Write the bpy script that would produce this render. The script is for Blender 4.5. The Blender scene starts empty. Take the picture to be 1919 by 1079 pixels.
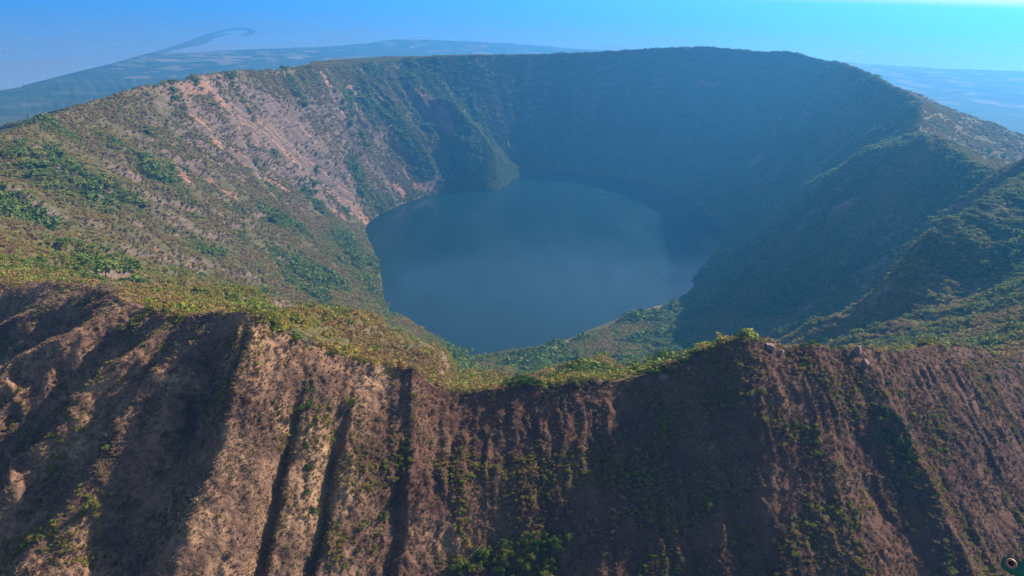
import bpy, bmesh, math, random
import numpy as np
from mathutils import Matrix, Vector

random.seed(7)
rng = np.random.default_rng(11)
SC = bpy.context.scene
COL = SC.collection

# ------------------------------------------------------------------ camera
F = 1371.0                    # focal length in pixels of the 1919 px wide photograph
ZC = 850.0                    # eye height above the sea, metres
ROLL = math.radians(1.8)
PITCH = math.atan(545.0 * math.cos(ROLL) / F)
CP, SP = math.cos(PITCH), math.sin(PITCH)
CR, SR = math.cos(ROLL), math.sin(ROLL)
_R = Vector((1, 0, 0)); _U = Vector((0, SP, CP)); _FW = Vector((0, CP, -SP))
RI = _R * CR + _U * SR
UI = -_R * SR + _U * CR
cam_d = bpy.data.cameras.new('camera')
cam_d.sensor_width = 36.0
cam_d.lens = 36.0 * F / 1919.0
cam_d.clip_start = 0.1
cam_d.clip_end = 400000.0
cam = bpy.data.objects.new('camera', cam_d)
COL.objects.link(cam)
cam.matrix_world = Matrix(((RI.x, UI.x, -_FW.x, 0), (RI.y, UI.y, -_FW.y, 0), (RI.z, UI.z, -_FW.z, ZC), (0, 0, 0, 1)))
SC.camera = cam

# ------------------------------------------------------------------ light
SUN_AZ = math.radians(56.0)     # to the right of the view direction (+Y)
SUN_EL = math.radians(33.5)
world = bpy.data.worlds.new('World')
SC.world = world
world.use_nodes = True
wn = world.node_tree.nodes
bg = wn['Background']
sky = wn.new('ShaderNodeTexSky')
sky.sky_type = 'NISHITA'
sky.sun_disc = False
sky.sun_elevation = SUN_EL
sky.sun_rotation = SUN_AZ
sky.altitude = 0.0
sky.air_density = 1.0
sky.dust_density = 1.0
sky.ozone_density = 3.0
world.node_tree.links.new(sky.outputs[0], bg.inputs[0])
bg.inputs[1].default_value = 0.085
sl = bpy.data.lights.new('sun', 'SUN')
sl.energy = 5.0
sl.angle = math.radians(0.53)
sl.color = (1.0, 0.87, 0.70)
sun = bpy.data.objects.new('sun', sl)
COL.objects.link(sun)
sd = Vector((math.sin(SUN_AZ) * math.cos(SUN_EL), math.cos(SUN_AZ) * math.cos(SUN_EL), math.sin(SUN_EL)))
sun.rotation_euler = sd.to_track_quat('Z', 'Y').to_euler()
sun.location = (3000, 2000, 4000)
AIR = (1.1e-4, (0.09, 0.43, 0.97), 0.45)     # haze: density per metre, colour, forward scattering

vs = SC.view_settings
vs.view_transform = 'Standard'
vs.look = 'None'
vs.gamma = 1.0
vs.exposure = 1.08
vs.use_curve_mapping = False
cy = SC.cycles
cy.max_bounces = 6
cy.diffuse_bounces = 2
cy.glossy_bounces = 2
cy.transmission_bounces = 2
cy.volume_bounces = 1
cy.transparent_max_bounces = 4
cy.use_denoising = True
cy.sample_clamp_indirect = 4.0
cy.caustics_reflective = False
cy.caustics_refractive = False

# ------------------------------------------------------------------ pixel <-> world
def dirw(px, py):
    u = px - 959.5; v = 539.5 - py
    u2 = u * CR - v * SR; v2 = u * SR + v * CR
    return u2, F * CP + v2 * SP, -F * SP + v2 * CP
def at_y(px, py, Y):
    a, b, c = dirw(px, py); k = Y / b
    return np.array((a * k, Y, ZC + c * k))
def at_z(px, py, Z):
    a, b, c = dirw(px, py); k = (Z - ZC) / c
    return np.array((a * k, b * k, Z))
def project(x, y, z):
    dz = z - ZC
    f = y * CP - dz * SP
    u2 = x; v2 = y * SP + dz * CP
    u = u2 * CR + v2 * SR; v = -u2 * SR + v2 * CR
    f = np.where(f < 1, np.nan, f)
    return 959.5 + F * u / f, 539.5 - F * v / f, f

# ------------------------------------------------------------------ noise
_P = np.random.default_rng(3).permutation(4096)
_G = np.random.default_rng(4).uniform(0, 2 * np.pi, 4096)
_GX, _GY = np.cos(_G), np.sin(_G)
def pn(x, y, seed=0):
    xi = np.floor(x).astype(np.int64); yi = np.floor(y).astype(np.int64)
    xf = x - xi; yf = y - yi
    def g(ix, iy, fx, fy):
        h = _P[(_P[(ix + seed * 131) & 4095] + iy) & 4095]
        return _GX[h] * fx + _GY[h] * fy
    u = xf * xf * xf * (xf * (xf * 6 - 15) + 10); v = yf * yf * yf * (yf * (yf * 6 - 15) + 10)
    a = g(xi, yi, xf, yf); b = g(xi + 1, yi, xf - 1, yf)
    c = g(xi, yi + 1, xf, yf - 1); d = g(xi + 1, yi + 1, xf - 1, yf - 1)
    return (a + u * (b - a)) * (1 - v) + (c + u * (d - c)) * v * 1.0
def fbm(x, y, seed=0, octv=4, gain=0.5):
    s = 0; a = 1.0
    for k in range(octv):
        s = s + a * pn(x * 2 ** k, y * 2 ** k, seed + k); a *= gain
    return s
def ridged(x, y, seed=0, octv=3, gain=0.5):
    s = 0; a = 1.0
    for k in range(octv):
        s = s + a * (1 - 2.6 * np.abs(pn(x * 2 ** k, y * 2 ** k, seed + k))); a *= gain
    return s
def sstep(a, b, x):
    t = np.clip((x - a) / (b - a), 0, 1)
    return t * t * (3 - 2 * t)

# ------------------------------------------------------------------ plan of the crater: rim, shore, coast
ZL = 200.0   # crater lake level
ZS = 190.0   # sea level
N_, W_ = None, None
# rim point as (px, py, Y) seen in the photograph, or ('w', x, y, z); shore pixel; outward direction; coast point; inner power; outer slope; flat top
TAB = [
 # near rim, from the centre to the right
 ((860,738,290), (880,668), (0.00,-1.0), (0,-6000), 1.35, .74, 0),
 ((905,731,290), (905,664), (0.00,-1.0), (300,-6000), 1.35, .74, 0),
 ((950,728,290), (930,660), (0.00,-1.0), (600,-6000), 1.35, .74, 0),
 ((1040,722,290), (955,656), (0.02,-1.0), (1200,-6000), 1.35, .74, 0),
 ((1130,715,290), (980,653), (0.03,-1.0), (1800,-6000), 1.35, .74, 0),
 ((1200,706,291), (1000,650), (0.05,-1.0), (2200,-5800), 1.35, .76, 0),
 ((1260,690,291), (1015,647), (0.06,-1.0), (2600,-5600), 1.4, .78, 0),
 ((1310,668,289), (1030,644), (0.07,-1.0), (3000,-5400), 1.5, .80, 0),
 ((1350,645,287), (1042,641), (0.08,-1.0), (3300,-5300), 1.6, .80, 0),
 ((1390,632,286), (1052,639), (0.10,-1.0), (3600,-5200), 1.7, .80, 0),
 ((1430,640,287), (1062,636), (0.12,-1.0), (3900,-5000), 1.7, .80, 0),
 ((1475,655,289), (1075,631), (0.15,-1.0), (4200,-4700), 1.7, .78, 0),
 ((1520,648,291), (1088,625), (0.18,-1.0), (4500,-4400), 1.7, .78, 0),
 ((1570,655,293), (1100,620), (0.22,-1.0), (4800,-4000), 1.7, .78, 0),
 ((1612,650,296), (1112,615), (0.26,-1.0), (5100,-3600), 1.7, .78, 0),
 ((1680,661,305), (1125,610), (0.30,-.96), (5500,-3100), 1.7, .78, 0),
 ((1760,648,320), (1138,605), (0.36,-.93), (6000,-2600), 1.7, .78, 0),
 ((1840,655,340), (1150,600), (0.45,-.90), (6500,-2000), 1.7, .76, 0),
 ((1919,665,360), (1162,595), (0.52,-.86), (7000,-1300), 1.7, .74, 0),
 (('w',352,430,672), (1178,590), (0.66,-.75), (8000,0), 1.7, .65, 0),
 (('w',480,570,680), (1200,582), (0.78,-.62), (9500,2000), 1.8, .55, 0),
 (('w',600,740,672), (1228,574), (0.90,-.40), (11000,4500), 1.8, .48, 0),
 (('w',655,850,660), (1248,569), (1.00,-.20), (11500,6500), 1.8, .42, 0),
 ((1919,332,950), (1262,564), (1.00,0.00), (11500,8500), 1.6, .36, 0),
 ((1850,315,1050), (1275,557), (1.00,0.05), (11000,9500), 1.5, .36, 0),
 ((1800,290,1150), (1287,550), (1.00,0.10), (10500,10500), 1.4, .36, 0),
 ((1760,258,1290), (1297,540), (1.00,0.12), (9800,11200), 1.3, .36, 0),
 ((1724,247,1400), (1306,518), (1.00,0.15), (9000,11800), 1.3, .38, 0),
 ((1727,214,1530), (1322,495), (1.00,0.20), (8600,12050), 1.4, .40, 0),
 ((1721,186,1700), (1338,470), (1.00,0.25), (8047,12209), 1.5, .42, 0),
 ((1680,165,1900), (1350,440), (1.00,0.30), (6905,12284), 1.6, .44, 0),
 ((1620,135,2250), (1345,420), (0.98,0.40), (5849,12599), 1.6, .46, 0),
 ((1578,119,2500), (1332,405), (0.95,0.45), (5500,12900), 1.6, .46, 0),
 ((1540,113,2730), (1315,390), (0.90,0.50), (5213,13232), 1.6, .46, 0),
 ((1480,98,2930), (1285,370), (0.80,0.60), (4600,13350), 1.6, .46, 0),
 ((1405,96,3080), (1250,355), (0.62,0.80), (4000,13450), 1.6, .46, 0),
 ((1330,88,3170), (1205,341), (0.40,0.92), (3300,13600), 1.6, .46, 0),
 ((1200,92,3200), (1140,331), (0.22,0.97), (2178,13849), 1.6, .46, 0),
 ((1100,98,3200), (1075,325), (0.10,1.00), (1239,14132), 1.6, .46, 0),
 ((1000,102,3150), (1020,326), (0.00,1.00), (263,14426), 1.6, .44, 0),
 ((900,103,3060), (985,330), (-.15,1.00), (-754,14733), 1.6, .40, 20),
 ((790,107,2940), (965,337), (-.25,0.97), (-1400,14950), 1.5, .40, 60),
 ((740,113,2880), (935,355), (-.35,0.94), (-2000,14800), 1.4, .40, 220),
 ((690,119,2740), (900,358), (-.45,0.90), (-2669,14044), 1.4, .40, 330),
 ((640,123,2600), (865,357), (-.55,0.84), (-3100,13200), 1.4, .40, 260),
 ((600,122,2450), (830,362), (-.65,0.76), (-3559,12362), 1.4, .40, 60),
 ((560,125,2270), (795,369), (-.75,0.66), (-4000,11700), 1.4, .42, 0),
 ((510,131,2100), (760,380), (-.85,0.55), (-4300,11300), 1.35, .42, 0),
 ((470,133,1980), (738,389), (-.90,0.45), (-4431,11069), 1.3, .42, 0),
 ((440,133,1890), (720,398), (-.93,0.38), (-4600,10700), 1.3, .42, 0),
 ((380,142,1750), (702,408), (-.96,0.30), (-5048,10565), 1.3, .42, 0),
 ((330,152,1640), (690,418), (-.98,0.25), (-4800,9200), 1.25, .42, 0),
 ((260,164,1520), (684,430), (-1.0,0.20), (-4720,8680), 1.2, .42, 0),
 ((210,180,1420), (690,448), (-1.0,0.15), (-4600,7900), 1.2, .42, 0),
 ((130,205,1280), (700,470), (-1.0,0.10), (-4482,7250), 1.2, .42, 0),
 ((60,232,1150), (708,492), (-1.0,0.05), (-4400,6700), 1.2, .42, 0),
 ((0,256,1040), (714,520), (-1.0,0.00), (-4351,6276), 1.2, .42, 0),
 (('w',-745,900,650), (718,548), (-1.0,-.10), (-4700,4500), 1.2, .42, 0),
 (('w',-700,760,655), (724,572), (-1.0,-.20), (-5200,3000), 1.2, .45, 0),
 (('w',-590,620,660), (736,590), (-.98,-.25), (-5600,1500), 1.2, .46, 0),
 (('w',-440,510,665), (752,592), (-.95,-.30), (-5800,0), 1.2, .48, 0),
 ((-20,527,430), (768,600), (-.92,-.34), (-5800,-800), 1.2, .50, 0),
 ((60,530,412), (780,608), (-.90,-.40), (-5600,-1400), 1.2, .50, 0),
 ((130,530,390), (792,616), (-.88,-.45), (-5400,-1900), 1.2, .52, 0),
 ((200,546,360), (802,622), (-.84,-.50), (-5100,-2400), 1.2, .54, 0),
 ((260,577,330), (812,628), (-.76,-.60), (-4800,-2900), 1.2, .58, 0),
 ((330,590,302), (822,634), (-.55,-.80), (-4400,-3500), 1.2, .68, 0),
 ((390,586,287), (831,639), (-.35,-.92), (-3900,-4100), 1.2, .72, 0),
 ((440,583,279), (838,643), (-.20,-.98), (-3400,-4600), 1.2, .76, 0),
 ((482,590,274), (844,647), (-.12,-1.0), (-2900,-5000), 1.2, .80, 0),
 ((515,613,275), (849,650), (-.08,-1.0), (-2500,-5200), 1.2, .80, 0),
 ((560,640,276), (854,653), (-.05,-1.0), (-2100,-5400), 1.25, .80, 0),
 ((640,667,284), (860,656), (-.03,-1.0), (-1600,-5600), 1.3, .78, 0),
 ((700,680,288), (864,659), (-.02,-1.0), (-1200,-5800), 1.3, .76, 0),
 ((745,686,290), (868,661), (-.01,-1.0), (-900,-5900), 1.3, .76, 0),
 ((778,690,288), (871,663), (-.01,-1.0), (-600,-6000), 1.3, .76, 0),
 ((796,713,288), (874,665), (0.0,-1.0), (-400,-6000), 1.35, .75, 0),
 ((825,732,289), (877,667), (0.0,-1.0), (-200,-6000), 1.35, .74, 0),
]
NC = len(TAB)
ctl = np.zeros((NC, 14))
rim_px = np.full(NC, np.nan)
for i, (r, s, o, c, p, sl_, fl) in enumerate(TAB):
    if r[0] == 'w': w = np.array(r[1:], float)
    else: w = at_y(*r); rim_px[i] = r[0]
    sh = at_z(s[0], s[1], ZL)
    L = math.hypot(*o)
    c = (c[0] * .778, c[1] * .778)
    ctl[i] = [*w, sh[0], sh[1], o[0] / L, o[1] / L, c[0], c[1], p, sl_, fl, 0, 0]
def col_eval(u):
    """periodic Catmull-Rom through the table at continuous index u"""
    i = np.floor(u).astype(int); f = (u - i)[:, None]
    p0, p1, p2, p3 = ctl[(i - 1) % NC], ctl[i % NC], ctl[(i + 1) % NC], ctl[(i + 2) % NC]
    m1 = (p2 - p0) * .5; m2 = (p3 - p1) * .5
    return ((2 * f**3 - 3 * f**2 + 1) * p1 + (f**3 - 2 * f**2 + f) * m1 + (-2 * f**3 + 3 * f**2) * p2 + (f**3 - f**2) * m2)
# columns: dense along the near rim
i_r = next(i for i, t in enumerate(TAB) if t[0][0] == 'w')            # first off-frame point on the right
i_l = max(i for i, t in enumerate(TAB) if t[0][0] == 'w')             # last off-frame point on the left
uu = np.arange(0, NC, 0.002)
ce = col_eval(uu)
seg = np.hypot(np.diff(ce[:, 0], append=ce[0, 0]), np.diff(ce[:, 1], append=ce[0, 1]))
near = (uu <= i_r + .3) | (uu >= i_l - .2)
step = np.where(near, 0.80, 4.2)
cum = np.concatenate([[0], np.cumsum(seg / step)])
ncol = int(cum[-1])
U = np.interp(np.arange(ncol) * cum[-1] / ncol, cum, np.append(uu, NC))
arc = np.interp(U, np.append(uu, NC), np.concatenate([[0], np.cumsum(seg)]))
CE = col_eval(U)
near_c = (U <= i_r + .3) | (U >= i_l - .2)
RX, RY, RZ, SX, SY, OX, OY, KX, KY, PW, SLP, FLT = [CE[:, k][:, None] for k in range(12)]
ARC = arc[:, None]
_pxs = rim_px.copy(); _pxs[i_r] = 2000; _pxs[i_l] = -120
_kw = np.exp(-np.linspace(-2.2, 2.2, 321) ** 2); _kw /= _kw.sum()
RZS = np.convolve(np.concatenate([RZ[-160:, 0], RZ[:, 0], RZ[:160, 0]]), _kw, 'valid')[:, None]
RZS = np.where(near_c[:, None], RZS, RZ)
PXC = np.full(ncol, np.nan)
ok = ~np.isnan(_pxs)
# rim pixel column of every near column (used to place the gullies that the photograph shows)
lo = np.array([k - NC for k in range(i_l, NC)] + list(range(0, i_r + 1)), float)
pv = np.array([_pxs[int(k) % NC] for k in lo])
Us = np.where(U > NC / 2 + 5, U - NC, U)
PXC = np.interp(Us, lo, pv)[:, None]
NEAR = near_c[:, None]
print('columns', ncol, 'near', near_c.sum())

# ------------------------------------------------------------------ inner wall
NT = 250
T = (np.linspace(0, 1, NT) ** 1.45)[None, :]
TE = np.concatenate([T, np.array([[1.02, 1.06]])], 1)      # a little under the water
IX = RX + (SX - RX) * TE
IY = RY + (SY - RY) * TE
LEN = np.hypot(SX - RX, SY - RY)
base = ZL + (RZ - ZL) * np.power(np.clip(1 - TE, 0, 1), PW)
base = np.where(TE > 1, ZL - (TE - 1) * 200, base)
nearness = np.exp(-((PXC - 900) / 1400) ** 2) * NEAR

# ------------------------------------------------------------------ spurs and gullies inside the crater
def picker(X, Y, Z):
    px, py, dep = project(X, Y, Z)
    def pick(qx, qy):
        d = (px - qx) ** 2 + (py - qy) ** 2
        d = np.where(dep > 600, d, 1e12)
        c = d < max(np.nanmin(d) * 4, 25.0)
        k = np.nanargmax(np.where(c, dep, -1))
        return X.flat[k], Y.flat[k]
    return pick
def seg_dist(X, Y, pts):
    best = np.full(X.shape, 1e9); along = np.zeros(X.shape)
    n = len(pts) - 1
    for k in range(n):
        (ax, ay), (bx, by) = pts[k], pts[k + 1]
        dx, dy = bx - ax, by - ay; L2 = dx * dx + dy * dy + 1e-6
        t = np.clip(((X - ax) * dx + (Y - ay) * dy) / L2, 0, 1)
        d = np.hypot(X - ax - t * dx, Y - ay - t * dy)
        m = d < best
        best = np.where(m, d, best); along = np.where(m, (k + t) / n, along)
    return best, along
wob = fbm(IX / 90, IY / 90, 40, 3)
SPURS = [  # pixels along the crest, height, half width, height at either end
 ([(800,150),(835,195),(868,240),(915,285),(962,334)], 135, 170, (.2, .3)),
 ([(700,165),(735,215),(775,270),(812,330),(818,352)], 60, 85, (.3, .5)),
 ([(600,135),(655,215),(690,290),(730,370)], 26, 70, (.4, .4)),
 ([(470,140),(560,240),(640,330),(700,395)], 24, 60, (.5, .2)),
 ([(1722,250),(1640,300),(1560,342),(1500,374),(1440,412),(1392,462)], 66, 105, (.5, .04)),
 ([(1700,200),(1600,290),(1500,345),(1430,390)], 50, 90, (.2, .2)),
 ([(1600,130),(1500,200),(1420,290),(1365,400)], 45, 100, (.2, .3)),
 ([(1990,462),(1919,490),(1830,528),(1740,568),(1640,612)], 85, 110, (.9, .4)),
 ([(2020,520),(1919,566),(1820,600),(1720,642)], 70, 80, (.9, .4)),
 ([(0,290),(60,282),(125,268)], 14, 40, (1, .3)),
 ([(-10,395),(60,360),(100,340)], 14, 40, (1, .3)),
]
GULLIES = [
 ([(425,225),(450,260),(475,330),(520,400)], 22, 30, (.5, .3)),
 ([(320,452),(355,490),(390,530)], 16, 20, (.4, .3)),
 ([(110,455),(150,490)], 12, 18, (.4, .4)),
 ([(420,160),(520,270),(600,350),(660,390)], 14, 34, (.3, .3)),
 ([(640,160),(650,230),(690,300),(740,375)], 22, 45, (.5, .3)),
 ([(745,170),(770,220),(830,290),(850,345)], 26, 40, (.5, .4)),
 ([(1620,330),(1500,430),(1400,500),(1330,560)], 16, 60, (.3, .3)),
]
IZ = base.copy()
def bump(sp, sign):
    global IZ
    pts_px, A, w, (e0, e1) = sp
    pk = picker(IX, IY, base + sign * A * .8)
    pts = [pk(*p) for p in pts_px]
    d, al = seg_dist(IX, IY, pts)
    d = np.abs(d + wob * w * .22 * sstep(0, w * .5, d))
    e = (e0 + (1 - e0) * sstep(0, .35, al)) * (e1 + (1 - e1) * sstep(0, .35, 1 - al))
    IZ += sign * A * e * np.clip(1 - d / w, 0, 1) ** 1.25 * sstep(0, .06, TE) * sstep(0, .09, 1.0 - TE)
for s_ in SPURS: bump(s_, 1)
for g_ in GULLIES: bump(g_, -1)
# erosion running down the wall
env = np.clip(np.sin(np.pi * np.clip(TE, 0, 1) ** .6), 0, 1)
meters_t = TE * LEN
farw = np.exp(-((IY - 3100) / 700) ** 2)
wander = fbm(IX / 160, IY / 160, 12, 3) * 26
ERO = ridged((ARC + wander) / 95, meters_t / 480, 20, 3)
SMR = 1 - .5 * sstep(200, 600, IX)
IZ += env * ERO * (20 - 2 * farw) * sstep(.0, .2, TE) * SMR
IZ += env * ridged((ARC + wander * .6) / 26, meters_t / 170, 24, 2) * 5.0 * SMR
IZ += env * fbm(IX / 60, IY / 60, 30, 4) * 8
IZ += fbm(IX / 9, IY / 9, 33, 3) * 1.0 * sstep(0, .004, TE) * sstep(0, .02, 1 - TE)
IZ += env * 2.4 * np.sin(2 * np.pi * IZ / 31 + fbm(IX / 120, IY / 120, 36, 3) * 9) * sstep(1900, 2300, IY) * sstep(.7, .4, TE)
rimn = fbm(ARC / 45, ARC * 0 + 3.3, 50, 4) * np.where(NEAR, 1.2, 4.5) + fbm(ARC / 6, ARC * 0 + 1.3, 55, 3) * np.where(NEAR, .9, 1.2)
IZ += rimn * (1 - sstep(0, .08, TE))
IZ = np.where(TE > 1, np.minimum(IZ, ZL - 1), IZ)
IZ = np.where((TE < 1) & (TE > .98), np.maximum(IZ, ZL - 1), np.where(TE <= .98, np.maximum(IZ, ZL + .6), IZ))

# ------------------------------------------------------------------ outer flank and coastal plain
def outer(sel, D):
    rx, ry, rz, rzs, ox, oy, kx, ky, slp, flt, ar, pxc, nr, rn = [a[sel] for a in (RX, RY, RZ, RZS, OX, OY, KX, KY, SLP, FLT, ARC, PXC, NEAR, rimn)]
    L = np.hypot(kx - rx, ky - ry)
    cxn, cyn = (kx - rx) / L, (ky - ry) / L
    d = D * L / D.max() if D.max() > 3000 else D + 0 * L
    w = sstep(100, 2500, d)
    X = rx + d * (ox * (1 - w) + cxn * w)
    Y = ry + d * (oy * (1 - w) + cyn * w)
    dd = np.maximum(0, d - flt)
    rz = rz + (rzs - rz) * (.85 + .15 * sstep(900, 1100, pxc)) * sstep(2, 45, d)
    H = rz - ZS - 5
    Z = ZS + 5 + H * np.exp(-slp / H * 0 - slp * dd / H) - np.minimum(d, flt) * .03
    # gullies placed from the photograph along the near rim
    gx = [-150,-60,0,50,95,130,165,195,225,250,262,280,300,322,340,360,385,405,425,450,470,487,520,556,575,592,625,652,672,715,755,772,792,830,880,960,1060,1150,1215,1250,1300,1330,1400,1440,1490,1535,1575,1618,1650,1690,1745,1800,1850,1890,1940,2010]
    gy = [0,6,-7,7,-10,-3,6,-11,-4,10,12,-6,-15,-5,13,2,10,5,-9,-5,3,9,7,3,-9,0,1,-6,1,2,0,-4,1,0,1,-1,1,0,-1,-2,1,-1,1,0,1,-2,-5,3,-4,-2,1,-1,3,-2,2,0]
    wig = fbm(X / 22, Y / 22, 60, 3) * 14
    G = np.interp(pxc + wig * sstep(2, 40, d), gx, gy)
    nearf = np.where(nr, 1.0, 0.0)
    Z = Z + nearf * G * sstep(1, 38, d) * (1 - .6 * sstep(120, 600, d))
    # fine flutes down the ash slope
    fw = ar + fbm(X / 14, Y / 14, 62, 3) * 3.6
    rough = 0.45 + 0.55 * sstep(-.25, .3, fbm(X / 40, Y / 40, 66, 2))
    Z = Z + nearf * rough * (ridged(fw / 9.5, d / 90, 70, 2) * 1.5 + ridged(fw / 3.8, d / 60, 73, 1) * 1.15) * sstep(.5, 12, d)
    Z = Z + nearf * (fbm(X / 16, Y / 16, 77, 3) * 1.4 * sstep(2, 15, d) + fbm(X / 4, Y / 4, 76, 3) * .9 + fbm(X / 1.4, Y / 1.4, 79, 2) * .25) * sstep(.3, 4, d)
    # elsewhere: broad ravines
    fl = (1 - nearf)
    fade = sstep(30, 300, d) * (1 - sstep(700, 2200, d))
    Z = Z + fl * fade * (1 - .9 * sstep(10, 150, flt)) * ridged(ar / 170, d / 1500, 80, 3) * 22
    Z = Z + (fbm(X / 320, Y / 320, 83, 4) * 16) * sstep(150, 800, d) * (1 - .9 * sstep(10, 150, flt) * sstep(1500, 700, d)) * (1 - .8 * sstep(L * .8, L, d))
    Z = Z + (fbm(X / 1700, Y / 1700, 87, 3) * 26 + 10) * sstep(2500, 5500, d) * (1 - sstep(L * .93, L, d))
    Z = Z + 55 * np.exp(-((X + 1300) / 1700) ** 2 - ((Y - 10900) / 560) ** 2) * (1 - sstep(L * .97, L, d))
    Z = Z + rn * (1 - sstep(0, 25, d))
    Z = np.where(d >= L * .9999, ZS - 2.0, np.maximum(Z, ZS + 2.0))
    return X, Y, Z, d + 0 * X
dn = np.concatenate([np.linspace(0, 135, 230), 135 + np.geomspace(.7, 5200, 46)])[None, :]
dn2 = np.concatenate([np.geomspace(2, 13000, 175) - 2, ])[None, :]
k0 = int(np.argmax(~near_c)); k1 = int(len(near_c) - np.argmax(~near_c[::-1]))   # far block k0..k1
idx_far = np.arange(k0 - 1, k1 + 1)
idx_near = np.concatenate([np.arange(k1, ncol), np.arange(0, k0)])
OXn = outer(idx_near, dn)
OXf = outer(idx_far, dn2)

# ------------------------------------------------------------------ mesh from grid
def grid_mesh(name, X, Y, Z, closed, flip, mask=None):
    n, m = X.shape
    me = bpy.data.meshes.new(name)
    co = np.stack([X, Y, Z], -1).reshape(-1, 3).astype(np.float32)
    i = np.arange(n if closed else n - 1)[:, None]; j = np.arange(m - 1)[None, :]
    a = i * m + j; b = ((i + 1) % n) * m + j; c = b + 1; d = a + 1
    q = np.stack([a, b, c, d] if not flip else [a, d, c, b], -1).reshape(-1, 4).astype(np.int32)
    me.vertices.add(len(co)); me.vertices.foreach_set('co', co.ravel())
    me.loops.add(q.size); me.loops.foreach_set('vertex_index', q.ravel())
    me.polygons.add(len(q)); me.polygons.foreach_set('loop_start', np.arange(0, q.size, 4, dtype=np.int32))
    me.update(calc_edges=True)
    me.polygons.foreach_set('use_smooth', np.ones(len(q), bool))
    if mask is not None:
        at = me.attributes.new('mask', 'FLOAT_COLOR', 'POINT')
        at.data.foreach_set('color', mask.reshape(-1, 4).astype(np.float32).ravel())
    return me
def link(name, me, mat=None, parent=None, label=None, cat=None, group=None, kind=None):
    o = bpy.data.objects.new(name, me)
    COL.objects.link(o)
    if mat is not None and me is not None and not me.materials: me.materials.append(mat)
    if parent is not None: o.parent = parent
    if label: o['label'] = label
    if cat: o['category'] = cat
    if group: o['group'] = group
    if kind: o['kind'] = kind
    return o

# ------------------------------------------------------------------ materials
class NT_:
    def __init__(s, name):
        s.m = bpy.data.materials.new(name); s.m.use_nodes = True
        s.t = s.m.node_tree; s.n = s.t.nodes; s.b = s.n['Principled BSDF']; s.out = s.n['Material Output']
    def new(s, t, **kw):
        n = s.n.new(t)
        for k, v in kw.items(): setattr(n, k, v)
        return n
    def l(s, a, b): s.t.links.new(a, b)
    def noise(s, vec, scale, detail=4, rough=.55, dist=0.0):
        n = s.new('ShaderNodeTexNoise'); n.inputs['Scale'].default_value = scale
        n.inputs['Detail'].default_value = detail; n.inputs['Roughness'].default_value = rough
        n.inputs['Distortion'].default_value = dist
        if vec is not None: s.l(vec, n.inputs['Vector'])
        return n.outputs['Fac']
    def ramp(s, fac, stops, interp='LINEAR'):
        n = s.new('ShaderNodeValToRGB'); n.color_ramp.interpolation = interp
        e = n.color_ramp.elements
        while len(e) < len(stops): e.new(.5)
        for k, (p, c) in enumerate(stops):
            e[k].position = p; e[k].color = (*c, 1) if len(c) == 3 else c
        s.l(fac, n.inputs[0]); return n.outputs[0]
    def mix(s, fac, a, b, bt='MIX'):
        n = s.new('ShaderNodeMix', data_type='RGBA', blend_type=bt)
        for v, i in ((fac, 0), (a, 6), (b, 7)):
            if hasattr(v, 'links'): s.l(v, n.inputs[i])
            elif isinstance(v, (int, float)): n.inputs[i].default_value = v
            else: n.inputs[i].default_value = (*v, 1)
        return n.outputs[2]
    def math(s, op, a, b=0.0, clamp=False):
        n = s.new('ShaderNodeMath', operation=op, use_clamp=clamp)
        for k, v in enumerate((a, b)):
            if hasattr(v, 'links'): s.l(v, n.inputs[k])
            else: n.inputs[k].default_value = v
        return n.outputs[0]
    def mapr(s, v, a, b, c=0.0, d=1.0):
        n = s.new('ShaderNodeMapRange', interpolation_type='SMOOTHSTEP')
        s.l(v, n.inputs[0])
        for k, x in enumerate((a, b, c, d)): n.inputs[k + 1].default_value = x
        return n.outputs[0]
    def pos(s): return s.new('ShaderNodeNewGeometry').outputs['Position']
    def scalev(s, v, sc):
        n = s.new('ShaderNodeVectorMath', operation='MULTIPLY'); s.l(v, n.inputs[0]); n.inputs[1].default_value = sc
        return n.outputs[0]
    def bump(s, h, dist, strength=1.0):
        n = s.new('ShaderNodeBump'); n.inputs['Distance'].default_value = dist; n.inputs['Strength'].default_value = strength
        s.l(h, n.inputs['Height']); s.l(n.outputs[0], s.b.inputs['Normal'])

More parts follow.
